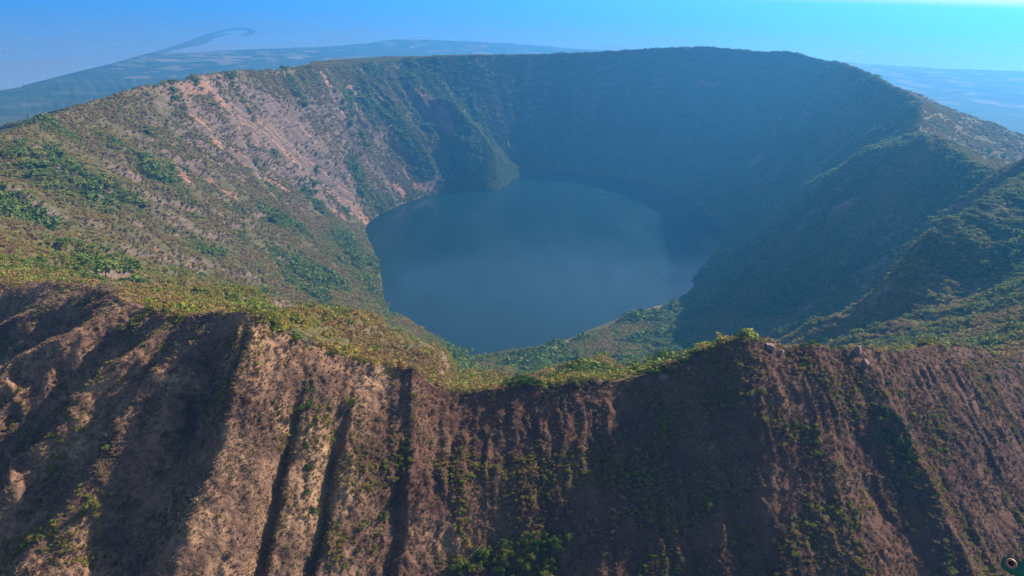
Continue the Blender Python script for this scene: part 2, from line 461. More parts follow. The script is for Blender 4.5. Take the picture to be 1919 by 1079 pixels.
def mat_terrain():
    m = NT_('terrain_ground'); P = m.pos()
    at = m.new('ShaderNodeAttribute', attribute_name='mask')
    sep = m.new('ShaderNodeSeparateColor'); m.l(at.outputs['Color'], sep.inputs[0])
    scar, ash, plain = sep.outputs[0], sep.outputs[1], sep.outputs[2]
    cliff = at.outputs['Alpha']
    # scrubby ground inside the crater
    n1 = m.noise(P, .02, 5, .6); n2 = m.noise(P, .15, 5, .65); n3 = m.noise(P, .9, 4, .6)
    ground = m.ramp(n1, [(.3, (.050, .052, .020)), (.5, (.095, .078, .032)), (.7, (.125, .098, .042))])
    ground = m.mix(m.mapr(n2, .35, .7), ground, (.075, .070, .030))
    ground = m.mix(m.mapr(n3, .45, .75, 0, .5), ground, (.15, .120, .058))
    # landslide scars
    pv = m.scalev(P, (.06, .06, .02))
    sc = m.ramp(m.noise(pv, 1.0, 6, .65), [(.3, (.12, .06, .04)), (.5, (.24, .125, .08)), (.7, (.32, .20, .135))])
    ground = m.mix(m.mapr(m.math('ADD', scar, m.math('MULTIPLY', m.math('SUBTRACT', n2, .5), .9)), .35, .6), ground, sc)
    # cliff strata
    pz = m.scalev(P, (.01, .01, .16))
    st = m.ramp(m.noise(pz, 1.0, 5, .6, .6), [(.35, (.085, .062, .05)), (.5, (.19, .135, .105)), (.62, (.11, .075, .06)), (.7, (.28, .2, .15))])
    ground = m.mix(m.mapr(m.math('ADD', cliff, m.math('MULTIPLY', m.math('SUBTRACT', n2, .5), 1.2)), .4, .75), ground, st)
    # ash slope outside
    a1 = m.noise(P, .045, 5, .6); a2 = m.noise(P, .35, 6, .7); a3 = m.noise(P, 2.2, 4, .7)
    ashc = m.ramp(m.math('ADD', m.math('MULTIPLY', a1, .6), m.math('MULTIPLY', a2, .4)),
                  [(.36, (.050, .032, .027)), (.46, (.125, .072, .052)), (.54, (.225, .130, .080)), (.64, (.34, .215, .128))])
    ashc = m.mix(m.mapr(a3, .5, .72, 0, .8), ashc, (.032, .026, .022))
    ashc = m.mix(m.mapr(m.noise(P, 1.3, 4, .7), .58, .72, 0, .7), ashc, (.33, .235, .165))
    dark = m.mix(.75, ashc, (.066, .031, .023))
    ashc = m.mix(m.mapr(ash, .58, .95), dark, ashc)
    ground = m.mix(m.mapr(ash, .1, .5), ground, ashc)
    # coastal plain: woods and fields
    vor = m.new('ShaderNodeTexVoronoi', feature='F1'); vor.inputs['Scale'].default_value = .0055
    wv = m.new('ShaderNodeVectorMath', operation='ADD'); m.l(P, wv.inputs[0])
    nz = m.new('ShaderNodeTexNoise'); nz.inputs['Scale'].default_value = .0012; m.l(P, nz.inputs['Vector'])
    sv = m.scalev(nz.outputs['Color'], (500, 500, 0)); m.l(sv, wv.inputs[1]); m.l(wv.outputs[0], vor.inputs['Vector'])
    sepv = m.new('ShaderNodeSeparateColor'); m.l(vor.outputs['Color'], sepv.inputs[0])
    woods = m.ramp(m.noise(P, .006, 6, .7), [(.35, (.02, .045, .022)), (.55, (.05, .075, .035)), (.7, (.10, .105, .055))])
    field = m.ramp(sepv.outputs[1], [(0, (.13, .11, .06)), (.5, (.20, .16, .10)), (1, (.10, .11, .05))])
    big = m.noise(P, .00035, 3, .5)
    fm = m.mapr(m.math('ADD', sepv.outputs[0], m.math('MULTIPLY', m.math('SUBTRACT', big, .5), 2.2)), .84, .92)
    pl = m.mix(fm, woods, field)
    ground = m.mix(plain, ground, pl)
    m.l(ground, m.b.inputs['Base Color'])
    m.b.inputs['Roughness'].default_value = .95
    m.b.inputs['Specular IOR Level'].default_value = .1
    h = m.math('ADD', m.math('MULTIPLY', m.noise(P, .5, 6, .65), 1.0), m.math('MULTIPLY', n2, 3.0))
    m.bump(h, .8, .8)
    return m.m
def mat_water(name, col, rough, sc, dist, st):
    m = NT_(name); P = m.pos()
    m.b.inputs['Base Color'].default_value = (*col, 1)
    m.b.inputs['IOR'].default_value = 1.33
    r = m.mapr(m.noise(m.scalev(P, (sc * .06, sc * .02, 1)), 1.0, 4, .6), .35, .7, rough * .55, rough * 1.5)
    m.l(r, m.b.inputs['Roughness'])
    h = m.noise(m.scalev(P, (sc, sc * .8, 1)), 1.0, 3, .55)
    m.bump(h, dist, st)
    return m.m
LEAF_STOPS = [(0.0, (.20, .125, .055)), (.25, (.27, .180, .060)), (.42, (.25, .195, .040)), (.6, (.19, .20, .026)),
              (.8, (.068, .120, .020)), (.9, (.15, .20, .025)), (1.0, (.27, .27, .03))]
def mat_leaf(name, stops, instancer=True, lo=0., hi=1.):
    m = NT_(name)
    if instancer:
        at = m.new('ShaderNodeAttribute', attribute_type='INSTANCER', attribute_name='tint'); fac = at.outputs['Fac']
    else:
        oi = m.new('ShaderNodeObjectInfo'); fac = oi.outputs['Random']
    g = m.new('ShaderNodeNewGeometry')
    isl = m.math('MULTIPLY', m.math('SUBTRACT', g.outputs['Random Per Island'], .5), .22)
    c = m.ramp(m.math('ADD', fac, isl, True), stops)
    m.b.inputs['Roughness'].default_value = .8
    m.b.inputs['Specular IOR Level'].default_value = .15
    m.l(c, m.b.inputs['Base Color'])
    tr = m.new('ShaderNodeBsdfTranslucent'); m.l(c, tr.inputs[0])
    mx = m.new('ShaderNodeMixShader'); mx.inputs[0].default_value = .25
    m.l(m.b.outputs[0], mx.inputs[1]); m.l(tr.outputs[0], mx.inputs[2]); m.l(mx.outputs[0], m.out.inputs['Surface'])
    return m.m
def mat_plain(name, col, rough=.8, metal=0., var=.3, sc=8.):
    m = NT_(name); tc = m.new('ShaderNodeTexCoord')
    n = m.noise(tc.outputs['Object'], sc, 4, .6)
    c = m.ramp(n, [(.3, tuple(x * (1 - var) for x in col)), (.7, tuple(min(1, x * (1 + var)) for x in col))])
    m.l(c, m.b.inputs['Base Color']); m.b.inputs['Roughness'].default_value = rough; m.b.inputs['Metallic'].default_value = metal
    return m.m
M_TER = mat_terrain()
M_LAKE = mat_water('lake_water', (.006, .022, .026), .2, .12, .4, .6)
M_SEA = mat_water('sea_water', (.20, .22, .23), .3, .02, 1.0, .4)
M_SCRUB = mat_leaf('scrub_leaves', LEAF_STOPS)
M_TUFT = mat_leaf('dry_grass_blades', [(0, (.13, .08, .055)), (.3, (.26, .165, .11)), (.6, (.42, .29, .18)), (.8, (.28, .23, .08)), (1, (.16, .20, .035))])
M_BARK = mat_plain('bark', (.13, .10, .08), .9)
M_TWIG = mat_plain('pale_twigs', (.30, .25, .20), .9)
M_GREEN = mat_leaf('green_leaves', [(0, (.035, .075, .015)), (.5, (.055, .10, .02)), (1, (.085, .13, .022))], False)
M_YEL = mat_leaf('yellow_green_leaves', [(0, (.11, .13, .02)), (.5, (.155, .165, .025)), (1, (.21, .20, .04))], False)
M_OLIVE = mat_leaf('olive_leaves', [(0, (.12, .105, .035)), (.5, (.15, .135, .045)), (1, (.19, .155, .07))], False)
M_DRY = mat_leaf('dry_leaves', [(0, (.17, .125, .085)), (.5, (.22, .165, .115)), (1, (.27, .21, .15))], False)

# ------------------------------------------------------------------ masks of bare ground (world-space outlines taken from the photograph)
IMASK = np.zeros(IX.shape + (4,))
pkI = picker(IX, IY, IZ)
SCARS = [  # pixel polyline, half width in metres, strength
 ([(376,150),(388,165),(400,180),(430,215),(470,245),(520,275)], 18, 1.3),
 ([(520,275),(560,305),(600,345),(640,380),(672,408)], 25, 1.3),
 ([(610,350),(640,375),(662,398)], 26, 1.3),
 ([(335,172),(360,170),(392,168)], 6, 1.2),
 ([(345,185),(360,225),(395,255),(430,300)], 11, 1.0),
 ([(430,285),(480,330),(540,360)], 8, .95),
 ([(560,330),(610,390),(640,410)], 14, 1.0),
 ([(655,165),(660,185),(668,215)], 15, 1.1),
 ([(600,140),(620,180),(640,225)], 12, 1.0),
 ([(760,185),(790,180),(815,200),(845,235)], 18, 1.1),
 ([(700,195),(715,185)], 13, 1.0),
 ([(790,200),(820,230),(855,255)], 14, 1.0),
 ([(735,352),(752,362)], 11, 1.1),
 ([(775,350),(812,342)], 9, 1.1),
 ([(755,320),(760,335)], 9, 1.0),
 ([(500,200),(560,245),(600,270)], 12, .95),
 ([(330,325),(345,340)], 14, 1.0),
 ([(150,470),(168,482)], 9, 1.2),
 ([(1005,655),(1052,643)], 20, 1.4),
 ([(1075,686),(1135,678)], 20, 1.4),
 ([(380,330),(440,380)], 12, .9),
 ([(300,480),(330,500)], 9, .9),
 ([(1465,225),(1440,280),(1390,340)], 20, .9),
 ([(1600,380),(1560,400)], 14, .8),
 ([(905,115),(920,135)], 10, .9),
 ([(1310,160),(1350,160)], 9, .8),
]
scar = np.zeros(IX.shape)
sw = fbm(IX / 26, IY / 26, 90, 3)
for pts_px, w, stg in SCARS:
    pts = [pkI(*p) for p in pts_px]
    d, al = seg_dist(IX, IY, pts)
    scar = np.maximum(scar, np.clip((1.35 - d / w + sw * .9) * stg, 0, 1))
scar = np.maximum(scar, np.clip(.28 + sw * .9, 0, 1) * sstep(.984, .994, TE))
hd = at_z(940, 343, ZL)
HEAD = np.exp(-(np.hypot(IX - hd[0], IY - hd[1]) / 120) ** 2)      # wooded headland on the far shore
scar *= 1 - np.clip(HEAD * 1.6, 0, 1)
# cliffs: by real steepness
def slope_of(X, Y, Z):
    ax = np.gradient(X, axis=0); ay = np.gradient(Y, axis=0); az = np.gradient(Z, axis=0)
    bx = np.gradient(X, axis=1); by = np.gradient(Y, axis=1); bz = np.gradient(Z, axis=1)
    nx = ay * bz - az * by; ny = az * bx - ax * bz; nz = ax * by - ay * bx
    l = np.sqrt(nx * nx + ny * ny + nz * nz) + 1e-9
    return np.abs(nz) / l, l
inz, iarea = slope_of(IX, IY, IZ)
cliff = sstep(.52, .32, inz) * sstep(.99, .9, TE) * (1 - np.clip(HEAD * 1.6, 0, 1))
ash_i = np.where(NEAR, 1 - sstep(1.5, 7, meters_t), 0) * .75
IMASK[..., 0] = scar; IMASK[..., 1] = ash_i; IMASK[..., 3] = cliff * (1 - sstep(0, .1, ash_i))
def omask(o, nearflag):
    X, Y, Z, d = o
    mk = np.zeros(X.shape + (4,))
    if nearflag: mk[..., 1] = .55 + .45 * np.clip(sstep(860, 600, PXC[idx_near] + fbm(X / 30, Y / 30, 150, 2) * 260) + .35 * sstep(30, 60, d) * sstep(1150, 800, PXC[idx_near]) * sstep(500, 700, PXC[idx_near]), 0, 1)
    mk[..., 2] = sstep(1800, 3600, d) if not nearflag else 0
    return mk
crater = link('crater_wall', grid_mesh('crater_wall', IX, IY, IZ, True, True, IMASK), M_TER, kind='structure')
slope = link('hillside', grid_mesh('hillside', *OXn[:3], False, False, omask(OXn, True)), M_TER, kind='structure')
plain = link('terrain', grid_mesh('terrain', *OXf[:3], False, False, omask(OXf, False)), M_TER, kind='structure')

# ------------------------------------------------------------------ water
def ngon_obj(name, pts, mat, z0=None, kind='structure'):
    bm = bmesh.new()
    vs_ = [bm.verts.new(p) for p in pts]
    f = bm.faces.new(vs_)
    if f.normal.z < 0: f.normal_flip()
    if z0 is not None:
        r = bmesh.ops.extrude_face_region(bm, geom=[f])
        for v in r['geom']:
            if isinstance(v, bmesh.types.BMVert): v.co.z = z0
        bm.normal_update()
        bmesh.ops.recalc_face_normals(bm, faces=bm.faces)
    bmesh.ops.triangulate(bm, faces=bm.faces)
    me = bpy.data.meshes.new(name); bm.to_mesh(me); bm.free()
    return link(name, me, mat, kind=kind)
st_ = max(1, ncol // 700)
cx, cyy = np.mean(SX), np.mean(SY)
lk = [(cx + (a - cx) * .97 + (b - b), 0, 0) for a, b in ()]
lx = SX[::st_, 0]; ly = SY[::st_, 0]
rx_ = RX[::st_, 0]; ry_ = RY[::st_, 0]
ngon_obj('lake', [(x + (a - x) * .03, y + (b - y) * .03, ZL) for x, y, a, b in zip(lx, ly, rx_, ry_)], M_LAKE)
ngon_obj('sea', [(150000 * math.cos(a), 150000 * math.sin(a), ZS) for a in np.linspace(0, 2 * np.pi, 180, endpoint=False)], M_SEA)
spit_px = [(283,99),(320,88),(352,77),(388,63),(420,54.5),(450,51),(468,52.5),(479,58),(474,63.5),(460,66.5),(453,64.5),(464,62),(468,59),(460,55.5),(440,55.5),(418,59.5),(400,65),
           (412,64.5),(432,61.5),(426,64),(402,70),(392,77),(376,83),(350,88),(318,95),(296,100)]
M_SPIT = mat_plain('mangrove_spit', (.04, .06, .035), .95, 0, .4, .01)
ngon_obj('spit', [tuple(at_z(x, y, ZS + 6.0)) for x, y in spit_px], M_SPIT, ZS - 3.0)

# ------------------------------------------------------------------ leaf meshes
def leaf_cloud(n, lobes, size, rnd, flat=.8, seedless=None):
    """n leaf-clump faces over a few lobes; returns verts, faces"""
    V, Fc = [], []
    for k in range(n):
        cx_, cy_, cz_, r_ = lobes[rnd.integers(len(lobes))]
        th = rnd.uniform(0, 2 * np.pi); ph = math.acos(rnd.uniform(-.45, 1))
        rr = r_ * (rnd.uniform(.55, 1.08) if rnd.random() < .8 else rnd.uniform(.2, .6))
        nrm = np.array([math.sin(ph) * math.cos(th), math.sin(ph) * math.sin(th), math.cos(ph)])
        c = np.array([cx_, cy_, cz_]) + nrm * rr * np.array([1, 1, flat])
        nn = nrm + rnd.normal(0, .55, 3); nn /= np.linalg.norm(nn)
        t = np.cross(nn, rnd.normal(0, 1, 3)); t /= np.linalg.norm(t) + 1e-9
        b = np.cross(nn, t)
        s = size * rnd.uniform(.6, 1.35); s2 = s * rnd.uniform(.5, .9)
        i0 = len(V)
        V += [c - t * s - b * s2 * .3, c - b * s2 + nn * s * .15, c + t * s + b * s2 * .2, c + b * s2 - nn * s * .1]
        Fc.append((i0, i0 + 1, i0 + 2, i0 + 3))
    return V, Fc
def mesh_from(name, V, Fc, mat):
    me = bpy.data.meshes.new(name); me.from_pydata([tuple(v) for v in V], [], Fc); me.update()
    me.materials.append(mat); return me
def lobes_for(rnd, n, spread, zc=.55, r=(.4, .62)):
    return [(rnd.normal(0, spread), rnd.normal(0, spread), zc + rnd.uniform(-.18, .25), rnd.uniform(*r)) for _ in range(n)]
proto_col = bpy.data.collections.new('scrub_kinds')
r0 = np.random.default_rng(5)
for k in range(5):
    V, Fc = leaf_cloud(150, lobes_for(r0, 5, .36), .155, r0)
    o = bpy.data.objects.new('scrub_kind', mesh_from('scrub_kind', V, Fc, M_SCRUB)); proto_col.objects.link(o)
tuft_col = bpy.data.collections.new('tuft_kinds')
for k in range(4):
    V, Fc = [], []
    for b in range(15):
        a = r0.uniform(0, 2 * np.pi); ln = r0.uniform(.5, 1.0); tl = r0.uniform(.3, .85)
        dx, dy = math.cos(a), math.sin(a); w = r0.uniform(.05, .11)
        bx, by = r0.normal(0, .16, 2)
        i0 = len(V)
        V += [np.array((bx - dy * w, by + dx * w, -.15)), np.array((bx + dy * w, by - dx * w, -.15)),
              np.array((bx + dx * ln * tl * .6, by + dy * ln * tl * .6, ln * .75)), np.array((bx + dx * ln * tl, by + dy * ln * tl, ln * .85 * (1 - tl * .4)))]
        Fc += [(i0, i0 + 1, i0 + 2), (i0 + 1, i0 + 3, i0 + 2)]
    o = bpy.data.objects.new('tuft_kind', mesh_from('tuft_kind', V, Fc, M_TUFT)); tuft_col.objects.link(o)

# ------------------------------------------------------------------ scatter (one mass nobody could count)
def scatter_obj(name, P, S, TI, coll, nk, label, cat):
    me = bpy.data.meshes.new(name)
    me.vertices.add(len(P)); me.vertices.foreach_set('co', P.astype(np.float32).ravel())
    for nm, ty, dat in (('scl', 'FLOAT_VECTOR', S), ('tint', 'FLOAT', TI), ('kindno', 'INT', rng.integers(0, nk, len(P))),
                        ('rot', 'FLOAT_VECTOR', np.stack([rng.normal(0, .12, len(P)), rng.normal(0, .12, len(P)), rng.uniform(0, 6.28, len(P))], -1))):
        a = me.attributes.new(nm, ty, 'POINT')
        a.data.foreach_set('vector' if ty == 'FLOAT_VECTOR' else 'value', (dat.astype(np.int32) if ty == 'INT' else dat.astype(np.float32)).ravel())
    o = link(name, me, None, label=label, cat=cat, kind='stuff')
    ng = bpy.data.node_groups.new(name, 'GeometryNodeTree')
    ng.interface.new_socket('Geometry', in_out='INPUT', socket_type='NodeSocketGeometry')
    ng.interface.new_socket('Geometry', in_out='OUTPUT', socket_type='NodeSocketGeometry')
    n = ng.nodes; gi = n.new('NodeGroupInput'); go = n.new('NodeGroupOutput')
    ip = n.new('GeometryNodeInstanceOnPoints'); ci = n.new('GeometryNodeCollectionInfo')
    ci.inputs['Collection'].default_value = coll; ci.inputs['Separate Children'].default_value = True; ci.inputs['Reset Children'].default_value = True
    def na(nm, ty):
        x = n.new('GeometryNodeInputNamedAttribute'); x.data_type = ty; x.inputs[0].default_value = nm; return x.outputs[0]
    L = ng.links.new
    L(gi.outputs[0], ip.inputs['Points']); L(ci.outputs[0], ip.inputs['Instance'])
    ip.inputs['Pick Instance'].default_value = True
    L(na('kindno', 'INT'), ip.inputs['Instance Index'])
    e2r = n.new('FunctionNodeEulerToRotation'); L(na('rot', 'FLOAT_VECTOR'), e2r.inputs[0]); L(e2r.outputs[0], ip.inputs['Rotation'])
    L(na('scl', 'FLOAT_VECTOR'), ip.inputs['Scale'])
    L(ip.outputs[0], go.inputs[0])
    md = o.modifiers.new('scatter', 'NODES'); md.node_group = ng
    return o
def sample_grid(X, Y, Z, w, n):
    """n points drawn over grid cells with weight w (per cell)"""
    p = w.ravel() / w.sum()
    k = rng.choice(len(p), n, p=p)
    m = w.shape[1]
    i, j = k // m, k % m
    a, b = rng.random(n), rng.random(n)
    i2 = np.minimum(i + 1, X.shape[0] - 1) if not True else (i + 1) % X.shape[0]
    def lerp(A): return (A[i, j] * (1 - a) + A[i2, j] * a) * (1 - b) + (A[i, j + 1] * (1 - a) + A[i2, j + 1] * a) * b
    return lerp(X), lerp(Y), lerp(Z), i, j
# inner wall scrub
w = (iarea * (.12 + .88 * sstep(.8, .2, scar)) * (1 - .75 * cliff) * sstep(-.75, .25, fbm(IX / 70, IY / 70, 101, 3)))[:, :-1]
w[:, NT - 1:] = 0
w = w * np.where(TE[:, :-1] > .999, 0, 1)
w *= 1 - .85 * ash_i[:, :-1]
w *= 1 + 6 * HEAD[:, :-1]
x, y, z, ii, jj = sample_grid(IX, IY, IZ, w, 225000)
okz = z > ZL + 1.5
x, y, z, ii, jj = x[okz], y[okz], z[okz], ii[okz], jj[okz]
lush = fbm(x / 120, y / 120, 110, 3) - .16 * np.clip(ERO[ii, jj], -1.5, 1)
leftness = sstep(200, -500, x)
ti = .53 + lush * .8 + rng.normal(0, .15, len(x)) + .22 * sstep(.45, .95, TE[0, jj]) * (1 - .3 * leftness) + .5 * sstep(2300, 2900, y) + .35 * sstep(250, 650, x) - .06 * leftness + .3 * HEAD[ii, jj]  # far wall scrub tinted darker green, deepening that wall's shade by colour
bright = rng.random(len(x)) < .03
ti = np.where(bright & (y < 2300), .95, np.clip(ti, 0, .82))
dist = np.hypot(x, y)
big = (rng.random(len(x)) < .22) & (lush > .08) & (dist > 750)
ti = np.where(big, np.clip(ti + .15, .5, .84), ti)
s = rng.uniform(1.8, 4.4, len(x)) * np.where(big, 1.9, 1.0) * (.8 + .5 * np.clip(ti, 0, 1)) * (1 + .25 * sstep(900, 2500, dist)) * (1 + .5 * sstep(.1, .5, lush)) * (1.08 + .5 * sstep(.6, .85, TE[0, jj]) * sstep(1900, 1500, y))
S3 = np.stack([s * rng.uniform(.9, 1.4, len(x)), s * rng.uniform(.9, 1.4, len(x)), s * rng.uniform(.5, .85, len(x)) * np.where(big, 1.15, 1)], -1)
P1 = np.stack([x, y, z - .15 * s], -1); S1 = S3; T1 = ti
# outer flank scrub (rim back sides)
oX, oY, oZ, oD = OXf
onz, oar = slope_of(oX, oY, oZ)
w = (oar * sstep(1500, 500, oD) * sstep(-.6, .3, fbm(oX / 80, oY / 80, 120, 3)))[:-1, :-1]
w *= np.where(oY[:-1, :-1] > 700, 1, 0) * np.where((oX[:-1, :-1] > 400) & (oY[:-1, :-1] < 2600), 1.0, np.where(oD[:-1, :-1] < 220, .7, 0))
x, y, z, ii, jj = sample_grid(oX, oY, oZ, w, 60000)
ti = np.clip(.45 + fbm(x / 110, y / 110, 125, 3) * .5 + rng.normal(0, .15, len(x)), 0, .9)
s = rng.uniform(1.8, 4.2, len(x))
S3 = np.stack([s * rng.uniform(.9, 1.4, len(x)), s * rng.uniform(.9, 1.4, len(x)), s * rng.uniform(.8, 1.2, len(x))], -1)
scatter_obj('scrub', np.concatenate([P1, np.stack([x, y, z - .15 * s], -1)]), np.concatenate([S1, S3]), np.concatenate([T1, ti]), proto_col, 5,
            'dry brown and green scrub covering the crater walls', 'scrub')
# dry tufts on the ash slope
nX, nY, nZ, nD = OXn
nnz, nar = slope_of(nX, nY, nZ)
dens = sstep(-.5, .45, fbm(nX / 16, nY / 16, 130, 3)) * .9 + .1
w = (nar * np.where(nD < 150, 1, 0) * dens)[:-1, :-1]
x, y, z, ii, jj = sample_grid(nX, nY, nZ, w, 130000)
ti = np.clip(.40 - .2 * sstep(0, 60, x) + fbm(x / 30, y / 30, 140, 3) * .6 + rng.normal(0, .2, len(x)), 0, 1)
s = rng.gamma(4, .15, len(x)) + .2
scatter_obj('grass', np.stack([x, y, z], -1), np.stack([s * 1.2, s * 1.2, s * .8], -1), ti, tuft_col, 4, 'dry tufts of grass on the ash slope', 'grass')

dens = sstep(.05, .4, fbm(nX / 24, nY / 24, 160, 3) + .12 * sstep(900, 1300, PXC[idx_near]))
w = (nar * np.where(nD < 150, 1, 0) * dens)[:-1, :-1]
x, y, z, ii, jj = sample_grid(nX, nY, nZ, w, 26000)
ti = np.clip(.5 + fbm(x / 30, y / 30, 170, 3) * .5 + rng.normal(0, .2, len(x)), 0, 1)
s = rng.gamma(4, .11, len(x)) + .2
scatter_obj('undergrowth', np.stack([x, y, z - .1], -1), np.stack([s * 1.2, s * 1.2, s], -1), ti, proto_col, 5, 'low weedy growth in patches on the ash slope', 'undergrowth')

# ------------------------------------------------------------------ shrubs and trees one can tell apart
def trunk_mesh(name, rnd, mat, nb=6, spread=.55, h=.75, r0_=.06, twigs=0):
    V, Fc = [], []
    def tube(p, q, ra, rb, k=5):
        p, q = np.array(p, float), np.array(q, float); ax = q - p; ax /= np.linalg.norm(ax) + 1e-9
        t = np.cross(ax, (.3, .9, .2)); t /= np.linalg.norm(t); b = np.cross(ax, t); i0 = len(V)
        for c, r_ in ((p, ra), (q, rb)):
            for a in range(k): V.append(c + r_ * (t * math.cos(2 * np.pi * a / k) + b * math.sin(2 * np.pi * a / k)))
        for a in range(k): Fc.append((i0 + a, i0 + (a + 1) % k, i0 + k + (a + 1) % k, i0 + k + a))
    tube((0, 0, -.25), (.02, .01, .22), r0_ * 1.3, r0_)
    for b in range(nb):
        a = 2 * np.pi * b / nb + rnd.uniform(-.4, .4); L_ = spread * rnd.uniform(.6, 1.1)
        m_ = (math.cos(a) * L_ * .45, math.sin(a) * L_ * .45, .22 + h * .35); e = (math.cos(a) * L_, math.sin(a) * L_, .22 + h * rnd.uniform(.6, .95))
        tube((.02, .01, .18), m_, r0_ * .7, r0_ * .45); tube(m_, e, r0_ * .45, r0_ * .2)
        for k in range(twigs):
            f = rnd.uniform(0, 1); st0 = np.array(m_) * (1 - f) + np.array(e) * f
            tube(st0, st0 + rnd.normal(0, .2, 3) + np.array((math.cos(a) * .12, math.sin(a) * .12, .2)), r0_ * .28, r0_ * .1, 3)
    return mesh_from(name, V, Fc, mat)
r1 = np.random.default_rng(21)
CROWNS = {}
for nm, mt in (('green', M_GREEN), ('yellow', M_YEL), ('olive', M_OLIVE), ('dry', M_DRY)):
    CROWNS[nm] = []
    for k in range(3):
        V, Fc = leaf_cloud(760 if nm != 'dry' else 420, lobes_for(r1, 8, .42, .5, (.26, .48)), .075, r1, .85)
        CROWNS[nm].append(mesh_from('crown', V, Fc, mt))
TRUNKS = [trunk_mesh('trunk', r1, M_BARK) for k in range(3)]
TWIGS = [trunk_mesh('trunk', r1, M_TWIG, 9, .8, .8, .035, 9) for k in range(2)]
n_shrub = 0
def shrub(p, size, col, label, group, name='shrub', cat='shrub', tall=.85):
    global n_shrub
    e = link(name, None, None, label=label, cat=cat, group=group)
    e.empty_display_size = .5
    e.location = (p[0], p[1], p[2] - .1 * size)
    e.rotation_euler = (random.gauss(0, .08), random.gauss(0, .08), random.uniform(0, 6.28))
    size *= 1.3
    e.scale = (size * random.uniform(.85, 1.2), size * random.uniform(.85, 1.2), size * tall * random.uniform(.85, 1.15))
    if col == 'bare':
        link('trunk', random.choice(TWIGS), parent=e)
    else:
        link('crown', random.choice(CROWNS[col]), parent=e)
        link('trunk', random.choice(TRUNKS), parent=e)
    n_shrub += 1
    return e
near_idx = np.where(near_c)[0]
near_px = PXC[near_idx, 0]
def crest_point(px, inward):
    c = near_idx[np.argmin(np.abs(near_px - px))]
    row = int(np.argmin(np.abs(meters_t[c, :NT] - inward)))
    return IX[c, row], IY[c, row], IZ[c, row]
nPX, nPY, _ = project(nX, nY, nZ)
def slope_point(px, py):
    d = (nPX - px) ** 2 + (nPY - py) ** 2
    k = np.nanargmin(np.where(nD > .5, d, 1e9))
    return nX.flat[k], nY.flat[k], nZ.flat[k]
CNAME = {'green': 'dark green', 'yellow': 'yellow-green', 'olive': 'olive-brown', 'dry': 'dry tan', 'bare': 'bare pale'}
SEGS = [  # rim pixels, place phrase, group, {colour: count}, size range, inward range
 (-40, 200, 'on the far left crest above the shaded gullies', {'olive': 16, 'dry': 10}, (1.4, 2.8), (.5, 9)),
 (200, 335, 'on the crest at the head of the thin lit spur', {'yellow': 12, 'green': 8, 'olive': 5}, (1.3, 2.6), (.5, 10)),
 (335, 490, 'along the top of the dark rounded peak', {'olive': 16, 'dry': 8, 'yellow': 10}, (.9, 1.9), (1, 9)),
 (495, 640, 'on the crest descending from the dark peak', {'yellow': 18, 'green': 8, 'dry': 9, 'olive': 8}, (1.3, 2.9), (1.5, 16)),
 (640, 790, 'on the crest above the fluted brown face', {'yellow': 16, 'dry': 8, 'olive': 12}, (1.2, 2.5), (.8, 12)),
 (790, 950, 'in the lowest saddle of the near rim', {'yellow': 14, 'olive': 8}, (.8, 1.8), (1, 9)),
 (950, 1230, 'on the near rim between the saddle and the right peak', {'green': 20, 'yellow': 9, 'olive': 12}, (1.4, 3.0), (.5, 7)),
 (1230, 1375, 'on the crest climbing to the reddish right peak', {'green': 16, 'yellow': 7, 'olive': 7}, (1.3, 2.7), (1.5, 9)),
 (1375, 1640, 'behind the rocky right peak', {'green': 10, 'olive': 14, 'dry': 7, 'yellow': 5}, (1.1, 2.3), (1.5, 9)),
 (1640, 1950, 'on the crest at the far right edge', {'olive': 17, 'yellow': 9, 'dry': 8}, (1.1, 2.3), (1, 10)),
]
for a, b, where, cols, (s0, s1), (d0, d1) in SEGS:
    for c_, n in cols.items():
        cent = [(random.uniform(a, b), random.uniform(.6, 1.35)) for _ in range(max(2, n // 4))]
        for k in range(n):
            cpx, csz = random.choice(cent)
            px = min(b, max(a, random.gauss(cpx, 11)))
            shrub(crest_point(px, d0 + (d1 - d0) * random.random() ** 1.5), csz * (s0 + (s1 - s0) * random.random() ** 1.4), c_,
                  '%s shrub %s' % (CNAME[c_], where), '%s shrubs %s' % (CNAME[c_], where))
# single ones
shrub(crest_point(575, 3.0), 3.6, 'bare', 'bare pale twiggy tree on the crest right of the dark peak', None, 'bare_tree', 'tree', 1.1)
shrub(crest_point(545, 6.0), 2.4, 'bare', 'smaller bare pale tree nearest the dark peak on its right side', None, 'bare_tree', 'tree', 1.1)
shrub(crest_point(1180, 1.2), 1.9, 'bare', 'bare pale shrub among green ones right of the saddle', None, 'bare_shrub', 'shrub', 1.1)
shrub(slope_point(1241, 797), 2.9, 'yellow', 'round yellow-green bush standing alone on the dark ash slope', None, 'bush', 'bush', .9)
shrub(crest_point(1393, 2.0), 3.2, 'green', 'dark green bush crowning the top of the reddish right peak', None, 'bush', 'bush', .8)
shrub(slope_point(662, 762), 2.6, 'yellow', 'bright green bush in the gully under the fluted brown face', None, 'bush', 'bush', 1.3)
shrub(slope_point(930, 876), 1.9, 'yellow', 'small yellow-green bush on the slope below the saddle', None, 'bush', 'bush')
shrub(slope_point(1328, 945), 2.1, 'yellow', 'upright yellow-green bush low on the slope below the right peak', None, 'bush', 'bush', 1.5)
shrub(slope_point(1320, 915), 1.3, 'yellow', 'tiny yellow-green bush just above the upright one on the dark slope', None, 'bush', 'bush')
shrub(slope_point(175, 955), 2.8, 'yellow', 'large yellow-green bush on the lit spur at lower left', None, 'bush', 'bush', 1.2)
shrub(slope_point(682, 992), 3.4, 'olive', 'broad olive bush beside the dark gully at lower centre left', None, 'bush', 'bush')
